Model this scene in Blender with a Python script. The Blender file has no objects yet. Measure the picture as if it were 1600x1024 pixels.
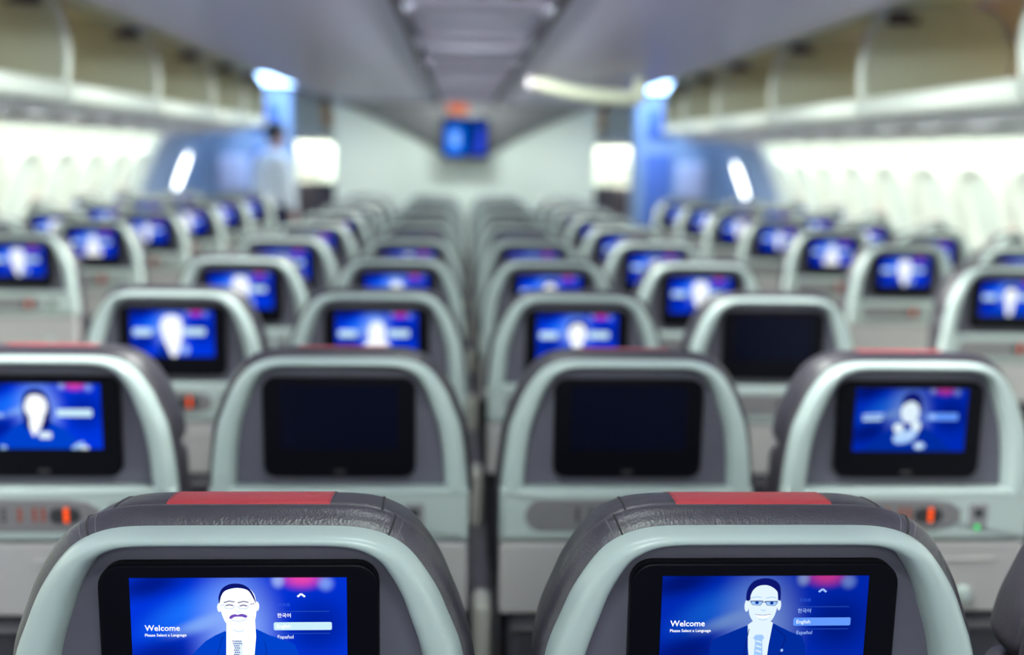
import bpy, bmesh, math, random
from mathutils import Vector, Matrix
random.seed(7)
SC = bpy.context.scene
COL = SC.collection

# ------------------------------------------------------------------ camera
CAM = Vector((-0.0454, 0.0, 1.46))
PITCH, YAW, ROLL, FPX = 0.1672, 0.0522, 0.0176, 1610.0
cy, sy, cp, sp = math.cos(YAW), math.sin(YAW), math.cos(PITCH), math.sin(PITCH)
fw = Vector((sy * cp, cy * cp, -sp)); rt = Vector((cy, -sy, 0)); up = rt.cross(fw)
cr, sr = math.cos(ROLL), math.sin(ROLL)
rt, up = rt * cr + up * sr, up * cr - rt * sr
cd = bpy.data.cameras.new('camera'); cam = bpy.data.objects.new('camera', cd); COL.objects.link(cam)
cam.matrix_world = Matrix(((rt.x, up.x, -fw.x, CAM.x), (rt.y, up.y, -fw.y, CAM.y), (rt.z, up.z, -fw.z, CAM.z), (0, 0, 0, 1)))
cd.sensor_width = 36.0; cd.lens = 36.0 * FPX / 1600.0
cd.clip_start = 0.02; cd.clip_end = 100
cd.dof.use_dof = True; cd.dof.focus_distance = 0.955; cd.dof.aperture_fstop = 2.1
SC.camera = cam

# ------------------------------------------------------------------ world, exposure
W = bpy.data.worlds.new('world'); SC.world = W; W.use_nodes = True
W.node_tree.nodes['Background'].inputs[0].default_value = (0.62, 0.62, 0.95, 1)
W.node_tree.nodes['Background'].inputs[1].default_value = 0.42
SC.view_settings.view_transform = 'Standard'; SC.view_settings.look = 'None'
SC.view_settings.exposure = 0.0; SC.view_settings.gamma = 1.0; SC.view_settings.use_curve_mapping = False
try:
    SC.cycles.use_denoising = True
    SC.cycles.max_bounces = 8; SC.cycles.diffuse_bounces = 5
    SC.cycles.sample_clamp_indirect = 6.0
except Exception: pass

# lamp strengths (the strips themselves are built with the cabin shell below)
COVE, UPLIGHT, ENTRY, NEXT, FILL_DOWN, FILL_WASH = 12.0, 45.0, 9.5, 60.0, 4.6, 180.0  # last two drive the added fill lamps
Y0, YEND = -3.0, 8.75          # cabin section that the strips run along

# ------------------------------------------------------------------ materials
def mat(name, col, rough=0.5, metal=0.0, bump=None, mottle=0.0, coat=0.0, spec=0.5):
    m = bpy.data.materials.new(name); m.use_nodes = True
    nt = m.node_tree; b = nt.nodes['Principled BSDF']
    b.inputs['Base Color'].default_value = (*col, 1)
    b.inputs['Roughness'].default_value = rough; b.inputs['Metallic'].default_value = metal
    b.inputs['Specular IOR Level'].default_value = spec
    if coat: b.inputs['Coat Weight'].default_value = coat; b.inputs['Coat Roughness'].default_value = 0.1
    if bump or mottle:
        tc = nt.nodes.new('ShaderNodeTexCoord')
    if mottle:
        n = nt.nodes.new('ShaderNodeTexNoise'); n.inputs['Scale'].default_value = 9
        n.inputs['Detail'].default_value = 4
        mx = nt.nodes.new('ShaderNodeMix'); mx.data_type = 'RGBA'
        mx.inputs[6].default_value = (*[c * (1 - mottle) for c in col], 1)
        mx.inputs[7].default_value = (*[min(1, c * (1 + mottle)) for c in col], 1)
        nt.links.new(tc.outputs['Object'], n.inputs['Vector']); nt.links.new(n.outputs['Fac'], mx.inputs[0])
        nt.links.new(mx.outputs[2], b.inputs['Base Color'])
    if bump:
        kind, scale, strength, dist = bump
        if kind == 'leather':
            v = nt.nodes.new('ShaderNodeTexVoronoi'); v.inputs['Scale'].default_value = scale
            n = nt.nodes.new('ShaderNodeTexNoise'); n.inputs['Scale'].default_value = 26; n.inputs['Detail'].default_value = 3
            n.inputs['Distortion'].default_value = 1.2
            a = nt.nodes.new('ShaderNodeMath'); a.operation = 'MULTIPLY_ADD'; a.inputs[1].default_value = 2.8
            nt.links.new(tc.outputs['Object'], v.inputs['Vector']); nt.links.new(tc.outputs['Object'], n.inputs['Vector'])
            nt.links.new(n.outputs['Fac'], a.inputs[0]); nt.links.new(v.outputs['Distance'], a.inputs[2]); out = a.outputs[0]
        else:
            n = nt.nodes.new('ShaderNodeTexNoise'); n.inputs['Scale'].default_value = scale
            nt.links.new(tc.outputs['Object'], n.inputs['Vector']); out = n.outputs['Fac']
        bp = nt.nodes.new('ShaderNodeBump'); bp.inputs['Strength'].default_value = strength; bp.inputs['Distance'].default_value = dist
        nt.links.new(out, bp.inputs['Height']); nt.links.new(bp.outputs[0], b.inputs['Normal'])
    return m

def emit(name, col, strength):
    m = bpy.data.materials.new(name); m.use_nodes = True; nt = m.node_tree
    nt.nodes.remove(nt.nodes['Principled BSDF'])
    e = nt.nodes.new('ShaderNodeEmission'); e.inputs[0].default_value = (*col, 1); e.inputs[1].default_value = strength
    nt.links.new(e.outputs[0], nt.nodes['Material Output'].inputs[0])
    return m

M = dict(
    frame=mat('frame_plastic', (0.46, 0.545, 0.535), 0.28, bump=('n', 900, 0.05, 0.0005)),
    shell=mat('shell_plastic', (0.45, 0.525, 0.512), 0.42, bump=('n', 900, 0.06, 0.0005)),
    recess=mat('recess_plastic', (0.115, 0.11, 0.145), 0.5, bump=('n', 1200, 0.1, 0.0005)),
    tray=mat('tray_plastic', (0.43, 0.41, 0.41), 0.45),
    black=mat('bezel_black', (0.002, 0.002, 0.005), 0.45, spec=0.12),
    off=mat('screen_glass_off', (0.003, 0.004, 0.014), 0.25, spec=0.15),
    leather=mat('grey_leather', (0.036, 0.030, 0.043), 0.43, spec=1.0, bump=('leather', 420, 0.21, 0.0015), mottle=0.12),
    red=mat('red_leather', (0.50, 0.045, 0.055), 0.42, bump=('leather', 420, 0.25, 0.001)),
    seam=mat('seam_dark', (0.02, 0.018, 0.022), 0.7),
    stitch=mat('stitch_thread', (0.20, 0.19, 0.21), 0.7),
    handset=mat('handset_grey', (0.20, 0.19, 0.20), 0.45),
    handset_dark=mat('handset_dark', (0.03, 0.03, 0.035), 0.4),
    socket=mat('socket_grey', (0.26, 0.25, 0.27), 0.5),
    pocket=mat('pocket_fabric', (0.035, 0.034, 0.045), 0.9, bump=('n', 300, 0.3, 0.001)),
    metal=mat('leg_metal', (0.35, 0.35, 0.37), 0.35, 0.8),
    arm=mat('armrest_plastic', (0.50, 0.48, 0.45), 0.45),
    orange=emit('button_amber', (1.0, 0.10, 0.01), 1.5),
    orange_dim=emit('button_amber_dim', (0.55, 0.10, 0.05), 0.55),
    green=emit('led_green', (0.02, 0.9, 0.18), 1.2),
    floor=mat('carpet', (0.05, 0.05, 0.075), 0.95, bump=('n', 250, 0.6, 0.004), mottle=0.3),
    ceil=mat('ceiling_panel', (0.68, 0.65, 0.88), 0.34),
    strip=mat('service_strip', (0.47, 0.44, 0.58), 0.42),
    strip2=mat('service_strip_light', (0.52, 0.48, 0.64), 0.35),
    groove=mat('groove_dark', (0.16, 0.155, 0.20), 0.7),
    fairing=mat('fairing_grey', (0.30, 0.295, 0.31), 0.6),
    wall=mat('sidewall_plastic', (0.78, 0.82, 0.74), 0.55),
    shade=mat('window_shade', (0.70, 0.76, 0.70), 0.6),
    bulk=mat('bulkhead_laminate', (0.84, 0.93, 0.88), 0.6),
    binwhite=mat('bin_lip_white', (0.87, 0.94, 0.87), 0.35),
    bincream=mat('bin_cream', (0.76, 0.80, 0.64), 0.5),
    binbeige=mat('bin_beige_liner', (0.74, 0.55, 0.35), 0.6),
    psu=mat('service_panel_grey', (0.86, 0.88, 0.92), 0.4),
    psudark=mat('service_panel_dark', (0.12, 0.11, 0.13), 0.5),
    bluewall=mat('monument_laminate', (0.33, 0.40, 0.52), 0.5),
    bluepanel=mat('monument_panel_blue', (0.11, 0.19, 0.50), 0.5),
    darkbox=mat('cabinet_dark', (0.055, 0.045, 0.06), 0.5),
    skin=mat('skin', (0.55, 0.30, 0.24), 0.55),
    hair=mat('hair_black', (0.012, 0.010, 0.012), 0.6),
    shirt=mat('shirt_white', (0.86, 0.90, 0.95), 0.8, bump=('n', 30, 0.3, 0.01)),
    trousers=mat('trousers_navy', (0.012, 0.014, 0.045), 0.85),
    shoe=mat('shoe_black', (0.01, 0.01, 0.01), 0.35),
    pad=mat('jumpseat_pad', (0.62, 0.58, 0.70), 0.8),
    cove=emit('cove_lamp', (0.92, 1.0, 0.90), COVE),
    next=emit('cove_lamp_next', (0.98, 1.0, 0.86), NEXT),
    blue=emit('mood_lamp_blue', (0.36, 0.42, 1.0), UPLIGHT),
    entry=emit('entry_lamp', (0.36, 0.60, 1.0), ENTRY),
    daylight=emit('door_window_daylight', (0.92, 0.97, 1.0), 6.0),
    amber=emit('amber_sign_light', (0.95, 0.20, 0.05), 0.8),
)

# ------------------------------------------------------------------ mesh helpers
class MB:
    def __init__(s): s.v = []; s.f = []; s.m = []; s.s = []; s.mats = []
    def mi(s, m):
        if m not in s.mats: s.mats.append(m)
        return s.mats.index(m)
    def add(s, vs, fs, m, smooth=True):
        o = len(s.v); s.v += [tuple(p) for p in vs]; k = s.mi(m)
        for f in fs: s.f.append([i + o for i in f]); s.m.append(k); s.s.append(smooth)
    def loft(s, loops, m, closed=True, caps=(True, True), smooth=True):
        n = len(loops[0]); vs = [p for L in loops for p in L]; fs = []
        r = n if closed else n - 1
        for a in range(len(loops) - 1):
            for i in range(r):
                j = (i + 1) % n
                fs.append([a * n + i, a * n + j, (a + 1) * n + j, (a + 1) * n + i])
        s.add(vs, fs, m, smooth)
        if closed:
            if caps[0]: s.add(loops[0], [list(range(n))[::-1]], m, False)
            if caps[1]: s.add(loops[-1], [list(range(n))], m, False)
    def rprism(s, outline, y0, y1, m, bev=0.004, back_bev=0.0, seg=3):
        """(x,z) outline -> solid between y0 (towards viewer) and y1 with a rounded front edge"""
        loops = []
        for k in range(seg + 1):
            a = k / seg * math.pi / 2
            o = inset(outline, bev * (1 - math.sin(a)))
            loops.append([(x, y0 + bev * (1 - math.cos(a)), z) for x, z in o])
        if back_bev:
            for k in range(seg + 1):
                a = k / seg * math.pi / 2
                o = inset(outline, back_bev * (1 - math.cos(a)))
                loops.append([(x, y1 - back_bev * (1 - math.sin(a)), z) for x, z in o])
        else: loops.append([(x, y1, z) for x, z in outline])
        s.loft(loops, m)
    def box(s, x0, x1, y0, y1, z0, z1, m, bev=0.0, seg=2):
        bm = bmesh.new(); bmesh.ops.create_cube(bm, size=1)
        for v in bm.verts: v.co = ((x0 + x1) / 2 + v.co.x * (x1 - x0), (y0 + y1) / 2 + v.co.y * (y1 - y0), (z0 + z1) / 2 + v.co.z * (z1 - z0))
        if bev: bmesh.ops.bevel(bm, geom=bm.edges[:], offset=bev, segments=seg, affect='EDGES', profile=0.5)
        bm.verts.index_update()
        s.add([v.co[:] for v in bm.verts], [[v.index for v in f.verts] for f in bm.faces], m, bool(bev)); bm.free()
    def tube(s, path, r, m, n=8, caps=(True, True)):
        path = [Vector(p) for p in path]; loops = []; prev = None
        for i, p in enumerate(path):
            t = (path[min(i + 1, len(path) - 1)] - path[max(i - 1, 0)]).normalized()
            if prev is None:
                a = Vector((0, 0, 1)) if abs(t.z) < 0.9 else Vector((1, 0, 0)); prev = t.cross(a).normalized()
            prev = (prev - t * prev.dot(t)).normalized(); b = t.cross(prev)
            rr = r[i] if isinstance(r, (list, tuple)) else r
            loops.append([p + (prev * math.cos(2 * math.pi * k / n) + b * math.sin(2 * math.pi * k / n)) * rr for k in range(n)])
        s.loft(loops, m, True, caps)
    def ball(s, c, r, m, nu=12, nv=8):
        rx, ry, rz = r if isinstance(r, (tuple, list)) else (r, r, r)
        vs = [(c[0], c[1], c[2] + rz)]
        for j in range(1, nv):
            for i in range(nu):
                a, b = math.pi * j / nv, 2 * math.pi * i / nu
                vs.append((c[0] + rx * math.sin(a) * math.cos(b), c[1] + ry * math.sin(a) * math.sin(b), c[2] + rz * math.cos(a)))
        vs.append((c[0], c[1], c[2] - rz)); fs = []
        for i in range(nu): fs.append([0, 1 + i, 1 + (i + 1) % nu])
        for j in range(nv - 2):
            for i in range(nu):
                a = 1 + j * nu + i; b = 1 + j * nu + (i + 1) % nu
                fs.append([a, a + nu, b + nu, b])
        l = len(vs) - 1
        for i in range(nu): fs.append([l, 1 + (nv - 2) * nu + (i + 1) % nu, 1 + (nv - 2) * nu + i])
        s.add(vs, fs, m)
    def disc(s, c, r, y0, y1, m, n=16):
        s.rprism([(c[0] + r * math.cos(2 * math.pi * k / n), c[1] + r * math.sin(2 * math.pi * k / n)) for k in range(n)], y0, y1, m, bev=min(r * .3, abs(y1 - y0) * .5))
    def extrude_y(s, prof, y0, y1, m, closed=False, smooth=True, caps=True):
        s.loft([[(x, y0, z) for x, z in prof], [(x, y1, z) for x, z in prof]], m, closed, (caps, caps), smooth)
    def build(s, name, parent=None, loc=None):
        me = bpy.data.meshes.new(name); me.from_pydata(s.v, [], s.f)
        for m in s.mats: me.materials.append(m)
        me.polygons.foreach_set('material_index', s.m); me.polygons.foreach_set('use_smooth', s.s)
        bm = bmesh.new(); bm.from_mesh(me); bmesh.ops.remove_doubles(bm, verts=bm.verts, dist=1e-6)
        bmesh.ops.recalc_face_normals(bm, faces=bm.faces)
        bm.to_mesh(me); bm.free(); me.update()
        o = bpy.data.objects.new(name, me); COL.objects.link(o)
        if parent: o.parent = parent
        if loc: o.location = loc
        return o

def area2(o): return sum(o[i][0] * o[(i + 1) % len(o)][1] - o[(i + 1) % len(o)][0] * o[i][1] for i in range(len(o)))
def inset(o, d):
    if abs(d) < 1e-9: return list(o)
    sg = 1 if area2(o) > 0 else -1; n = len(o); out = []
    for i in range(n):
        a, b, c = Vector(o[i - 1]), Vector(o[i]), Vector(o[(i + 1) % n])
        t1, t2 = (b - a), (c - b)
        if t1.length < 1e-9: t1 = t2
        if t2.length < 1e-9: t2 = t1
        t1.normalize(); t2.normalize()
        n1 = Vector((-t1.y, t1.x)) * sg; n2 = Vector((-t2.y, t2.x)) * sg
        nn = n1 + n2
        nn = nn / max(0.4, nn.length_squared / 2) if nn.length > 1e-6 else n1
        out.append((b.x + nn.x * d, b.y + nn.y * d))
    return out
def rrect(x0, x1, z0, z1, r, n=6):
    o = []
    for cx, cz, a0 in ((x1 - r, z1 - r, 0), (x0 + r, z1 - r, 90), (x0 + r, z0 + r, 180), (x1 - r, z0 + r, 270)):
        for k in range(n + 1):
            a = math.radians(a0 + 90 * k / n); o.append((cx + r * math.cos(a), cz + r * math.sin(a)))
    return o
def catmull(P, k=4):
    P = [Vector(p) for p in P]; out = []
    for i in range(len(P) - 1):
        a, b, c, d = P[max(i - 1, 0)], P[i], P[i + 1], P[min(i + 2, len(P) - 1)]
        for j in range(k):
            t = j / k
            out.append(0.5 * ((2 * b) + (c - a) * t + (2 * a - 5 * b + 4 * c - d) * t * t + (3 * b - a - 3 * c + d) * t ** 3))
    out.append(P[-1]); return [tuple(p) for p in out]
def thing(name, label, cat, loc=(0, 0, 0), rz=0.0, group=None):
    o = bpy.data.objects.new(name, None); COL.objects.link(o); o.empty_display_size = 0.1
    o.location = loc; o.rotation_euler = (0, 0, rz); return tag(o, label, cat, group)
def tag(o, label, cat, group=None):
    o['label'] = label; o['category'] = cat
    if group: o['group'] = group
    return o
def struct(o): o['kind'] = 'structure'; return o
def part_label(o, t): o['label'] = t; return o
def copy_tree(o, parent=None, skip=()):
    c = o.copy(); COL.objects.link(c)
    if parent: c.parent = parent
    for ch in list(o.children):
        if not any(ch.name.startswith(k) for k in skip): copy_tree(ch, c, skip)
    return c

# ================================================================== cabin shell
b = MB(); b.box(-2.9, 2.9, Y0, 21, -0.08, 0.0, M['floor']); struct(b.build('floor'))
WP = [(2.42, 1.66), (2.46, 1.58), (2.53, 1.45), (2.63, 1.22), (2.70, 1.0), (2.75, 0.75), (2.76, 0.4), (2.72, 0.0)]
WPC = catmull(WP, 4)
def wall_x(z):
    for i in range(len(WPC) - 1):
        (xa, za), (xb, zb) = WPC[i], WPC[i + 1]
        if za >= z >= zb: return xa + (xb - xa) * (za - z) / max(1e-6, za - zb)
    return 2.7
for sgn, nm in ((-1, 'wall_left'), (1, 'wall_right')):
    b = MB()
    for ya, yb in ((Y0, YEND), (11.9, 20.0)):
        y = ya
        while y < yb - 1e-3:                      # one moulded panel per window bay, with a shallow joint between
            y2 = min(y + 0.533, yb)
            lo = [[(sgn * x, yy, z) for x, z in [(px_ + dx, pz) for px_, pz in WPC]] for yy, dx in ((y, 0.02), (y + 0.006, 0.0), (y2 - 0.006, 0.0), (y2, 0.02))]
            b.loft(lo, M['wall'], closed=False)
            y = y2
        b.extrude_y([(sgn * 2.262, 1.66), (sgn * 2.44, 1.662)], ya, yb, M['wall'])  # cover added over the cove lamp to stop its upward light
        b.extrude_y([(sgn * 2.80, 1.75), (sgn * 2.84, 1.0), (sgn * 2.80, 0.0)], ya, yb, M['wall'])
        b.loft([[(sgn * x, yb, z) for x, z in WPC], [(sgn * (x + .1), yb, z) for x, z in WPC]], M['wall'], closed=False)
    struct(b.build(nm))

# window bays: moulded surround standing out of the sidewall, shade pulled down
def window(n, sgn, yc):
    z0, z1 = 0.98, 1.40
    def ring(hw, hh, out):
        o = []
        for (u, w) in rrect(-hw, hw, -hh, hh, min(hw, hh) * 0.75, 5):
            z = (z0 + z1) / 2 + w
            o.append((sgn * (wall_x(z) - out), yc + u, z))
        return o
    b = MB()
    b.loft([ring(0.205, 0.275, 0.0), ring(0.195, 0.265, 0.022), ring(0.165, 0.235, 0.028), ring(0.145, 0.21, 0.014), ring(0.13, 0.19, 0.004)], M['wall'], True, (False, False))
    o = struct(b.build('window_%d' % n))
    s = MB(); s.add(ring(0.132, 0.192, 0.004), [list(range(24))], M['shade'], False)
    s.box(min(sgn * (wall_x(z0) - .012), sgn * wall_x(z0)), max(sgn * (wall_x(z0) - .012), sgn * wall_x(z0)), yc - .05, yc + .05, 1.03, 1.045, M['shade'])
    s.build('window_shade', o)
wn = 1
for sgn in (-1, 1):
    y = 3.0
    while y < 8.6: window(wn, sgn, y); wn += 1; y += 0.533

# ceiling: smooth panels either side of the service strip
CP = catmull([(0.232, 1.866), (0.5, 1.862), (0.85, 1.872), (1.1, 1.895), (1.3, 1.945), (1.46, 2.02), (1.56, 2.10)], 4)
b = MB()
for sgn in (-1, 1):
    for y in range(-3, 9):
        ya, yb = float(y) * 1.0 , min(y + 1.0, 9.15)
        if yb <= ya: continue
        b.extrude_y([(sgn * x, z) for x, z in CP], ya, yb, M['ceil'])
    b.extrude_y([(sgn * 0.232, 1.866), (sgn * 0.228, 1.872), (sgn * 0.200, 1.872), (sgn * 0.197, 1.863)], Y0, 8.75, M['groove'], smooth=False)
b.box(-0.3, 0.3, Y0, 9.15, 1.895, 1.93, M['ceil'])
for sgn in (-1, 1):                                   # flat ceiling over the cross aisle and the next section
    b.box(min(sgn * .2, sgn * 2.85), max(sgn * .2, sgn * 2.85), 9.15, 21, 2.10, 2.14, M['ceil'])
    b.extrude_y([(sgn * 1.56, 2.10), (sgn * 2.0, 2.2), (sgn * 2.85, 2.1), (sgn * 2.85, 1.7)], Y0, 9.15, M['ceil'])
struct(b.build('ceiling'))
b = MB(); y = Y0; k = 0
while y < 8.7:
    L = (0.42, 0.2, 0.3)[k % 3]; m = M['strip'] if k % 2 else M['strip2']
    b.box(-0.198, 0.198, y + .004, min(y + L, 8.72) - .004, 1.858 - 0.006 * (k % 2), 1.89, m, 0.006, 1)
    if k % 3 == 0:
        for x in (-.09, 0, .09): b.ball((x, y + .21, 1.858), (.028, .028, .006), M['psudark'], 10, 6)
    y += L; k += 1
struct(b.build('trim_1'))

# lamps: cove strips above the side windows, strips over the aisles, blue mood strips
def lampstrip(name, prof, ya, yb, m, label):
    b = MB(); b.extrude_y(prof, ya, yb, m, closed=True, smooth=False)
    return tag(b.build(name), label, 'light strip')
for sgn, w in ((-1, 'left'), (1, 'right')):
    lampstrip('cove_light', [(sgn * 2.28, 1.655), (sgn * 2.39, 1.655), (sgn * 2.39, 1.635), (sgn * 2.28, 1.635)], Y0, YEND - .02, M['cove'],
              'white light strip under the bins washing the %s window wall' % w)
    lampstrip('mood_light', [(sgn * 1.612, 2.098), (sgn * 1.65, 2.102), (sgn * 1.65, 2.098), (sgn * 1.612, 2.094)], Y0, 8.7, M['blue'],
              'violet blue light strip on top of the bins washing the %s side of the ceiling' % w)
    lampstrip('cove_light', [(sgn * 2.28, 1.655), (sgn * 2.39, 1.655), (sgn * 2.39, 1.635), (sgn * 2.28, 1.635)], 12.0, 19.9, M['next'],
              'white light strip of the next cabin seen past the %s cross aisle' % w)
    lampstrip('entry_light', [(sgn * 1.45, 2.097), (sgn * 2.5, 2.097), (sgn * 2.5, 2.088), (sgn * 1.45, 2.088)], 9.17, 10.5, M['entry'],
              'blue ceiling light panel over the %s exit door' % w)

for sgn, nm in ((-1, 'trim_3'), (1, 'trim_4')):          # cream rail along the top of the bins; it screens the mood strip from below
    b = MB(); b.extrude_y([(sgn * x, z) for x, z in ((1.585, 2.100), (1.578, 2.088), (1.585, 2.066), (1.70, 2.070), (1.70, 2.092), (1.60, 2.086))], Y0, 8.72, M['binwhite'], closed=True, smooth=False)
    struct(b.build(nm))
for sgn, w in ((-1, 'left'), (1, 'right')):
    t = thing('valance_fill_lamp', 'dark slim lamp housing along the %s edge of the centre ceiling strip' % w, 'ceiling lamp', (sgn * .216, 2.9, 1.853))
    b = MB(); b.box(-.016, .016, -5.85, 5.82, -.010, .012, M['groove'], .003); b.build('housing', t)
    ld = bpy.data.lights.new('valance_fill_light', 'AREA'); ld.shape = 'RECTANGLE'; ld.size = .016; ld.size_y = 11.6; ld.energy = FILL_WASH; ld.color = (0.95, 1.0, 0.93); ld.spread = math.radians(92)  # fill light added to brighten the bin lips and side seats
    lo = bpy.data.objects.new('valance_fill_light', ld); COL.objects.link(lo); lo.parent = t; lo.location = (sgn * .018, 0, -.002); lo.rotation_euler = (0, sgn * math.radians(-52), 0)
# fill lamps added to the centre strip, in made-up hoods facing down and forward
k = 0
for i in range(13):
    y = -2.35 + i * 0.86
    t = thing('ceiling_lamp', 'added hooded fill lamp in the centre ceiling strip', 'ceiling lamp', (0, y, 1.846), 0, 'added fill lamps of the centre ceiling strip')
    b = MB(); b.loft([[(x, 0.0, 0.006), (x, -.055, 0.006), (x, -.05, -.002), (x, .0, -.022), (x, .006, -.020)] for x in (-.17, .17)], M['strip'], True, smooth=False); b.build('hood', t)
    ld = bpy.data.lights.new('ceiling_lamp_light', 'AREA'); ld.shape = 'RECTANGLE'; ld.size = .32; ld.size_y = .02; ld.energy = FILL_DOWN * (2.0 if i == 12 else 1.0); ld.color = (0.88, 1.0, 0.94)
    lo = bpy.data.objects.new('ceiling_lamp_light', ld); COL.objects.link(lo); lo.parent = t; lo.location = (0, .012, -.010); lo.rotation_euler = (math.radians(52), 0, 0)
# end bulkhead, V fairing, monuments, doors
b = MB(); b.box(-1.14, 1.14, 9.12, 10.7, 0.0, 2.095, M['bulk'], 0.01); struct(b.build('wall_end'))
b = MB()
V = [(-1.14, 1.93), (-1.10, 1.87), (-0.92, 1.80), (-0.70, 1.70), (-0.45, 1.575), (-0.30, 1.49), (-0.21, 1.445), (0.21, 1.445), (0.30, 1.49), (0.45, 1.575), (0.70, 1.70), (0.92, 1.80), (1.10, 1.87), (1.14, 1.93)]
loops = []
for yy, k in ((9.115, 1.0), (9.02, 0.93), (8.90, 0.72), (8.78, 0.42), (8.66, 0.14), (8.60, 0.03)):
    loops.append([(x * (0.9 + .1 * k), yy, 1.93 - (1.93 - z) * k) for x, z in V])
b.loft(loops, M['fairing']); struct(b.build('trim_2'))
for sgn, nm in ((-1, 'wall_cross_left'), (1, 'wall_cross_right')):
    b = MB(); x0, x1 = sorted((sgn * 1.74, sgn * 2.85))
    b.box(x0, x1, 10.6, 10.95, 0, 2.09, M['bluewall'], 0.02)
    xa, xb = sorted((sgn * 1.84, sgn * 2.12))
    b.box(xa, xb, 10.585, 10.61, 1.62, 1.93, M['bluepanel'], 0.01)
    b.box(xa, xb, 10.585, 10.61, 0.6, 1.48, M['bluepanel'], 0.01)
    struct(b.build(nm))
    # exit door with its bright window
    d = MB(); n = 1 if sgn < 0 else 2
    prof = [(sgn * (wall_x(min(z, 1.64)) + (.0 if z < 1.64 else -.12)), z) for z in (0.0, 0.4, 0.8, 1.2, 1.5, 1.64)] + [(sgn * 2.30, 1.85), (sgn * 2.1, 2.09)]
    d.extrude_y(prof, YEND + .02, 10.6, M['bluewall'])
    do = struct(d.build('door_%d' % n))
    f = MB()
    def ring(hw, hh, out, zc=1.245, yc=9.72):
        o = []
        for u, w in rrect(-hw, hw, -hh, hh, hw * .8, 5): o.append((sgn * (wall_x(zc + w) - out), yc + u, zc + w))
        return o
    f.loft([ring(.2, .24, 0), ring(.19, .23, .03), ring(.15, .19, .03), ring(.13, .17, .008)], M['bluewall'], True, (False, False))
    f.build('door_window_frame', do)
    g = MB(); g.add(ring(.135, .175, .008), [list(range(24))], M['daylight'], False); g.build('door_window_pane', do)
    j = MB(); xs = sorted((sgn * 2.16, sgn * 2.46))
    j.box(xs[0], xs[1], 10.50, 10.605, 1.03, 1.40, M['pad'], 0.04, 3)
    r = tag(j.build('jumpseat_headrest'), 'pale lilac crew seat head pad beside the %s exit door' % ('left' if sgn < 0 else 'right'), 'head pad', 'crew seat head pads')
    c = thing('galley_cabinet', 'dark brown cabinet seen through the %s aisle opening behind the bulkhead' % ('left' if sgn < 0 else 'right'), 'cabinet', (sgn * 1.80, 12.6, 0), 0, 'dark cabinets')
    b = MB(); b.box(-.3, .3, 0, .5, 0, 1.08, M['darkbox'], .01); b.build('body', c)
    b = MB(); b.box(-.28, .28, -.014, -.001, .1, 1.04, M['darkbox'], .005); dd = b.build('door', c)
    b = MB(); b.box(.18, .24, -.03, -.015, .62, .66, M['metal'], .004); b.build('handle', dd)
b = MB(); b.box(-2.85, 2.85, 20.0, 20.1, 0, 2.1, M['bulk']); struct(b.build('wall_next_cabin'))

# ceiling monitor and amber sign at the end of the centre strip
t = thing('ceiling_monitor', 'dark monitor with blue picture hanging before the end wall', 'monitor', (-0.005, 8.70, 1.585))
b = MB(); b.rprism(rrect(-.19, .19, -.165, .165, .015), 0, .07, M['black'], .006); b.build('bezel', t)
b = MB(); b.box(-.12, .12, .02, .06, .165, .27, M['fairing'], .006); b.build('bracket', t)
SCRM = emit('monitor_blue', (0.0, 0.03, 0.22), 1.0); SCRB = emit('monitor_bright', (0.0, 0.18, 1.0), 1.1); SCRW = emit('monitor_white', (0.25, 0.5, 1.0), 1.1); SCRV = emit('monitor_violet', (0.03, 0.07, 0.75), 0.9)
b = MB(); b.rprism(rrect(-.175, .175, -.15, .15, .008), -.003, .002, SCRM, .001)
b.rprism(rrect(-.165, -.015, -.135, .085, .03), -.005, -.003, SCRB, .0005); b.rprism(rrect(-.12, -.05, -.07, .045, .02), -.007, -.005, SCRW, .0005)
b.rprism([(.06, -.13), (.16, -.13), (.165, .08), (.11, .08)], -.005, -.003, SCRV, .0005); b.build('screen', t)
t = thing('amber_sign', 'small lit amber sign at the end of the ceiling strip above the monitor', 'sign', (-.07, 8.66, 1.815))
b = MB(); b.rprism(rrect(-.1, .1, -.045, .05, .02), 0, .05, M['fairing'], .005); b.build('housing', t)
b = MB(); b.rprism(rrect(-.085, .085, -.035, .04, .02), -.004, .002, M['amber'], .001); b.build('lens', t)

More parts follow.
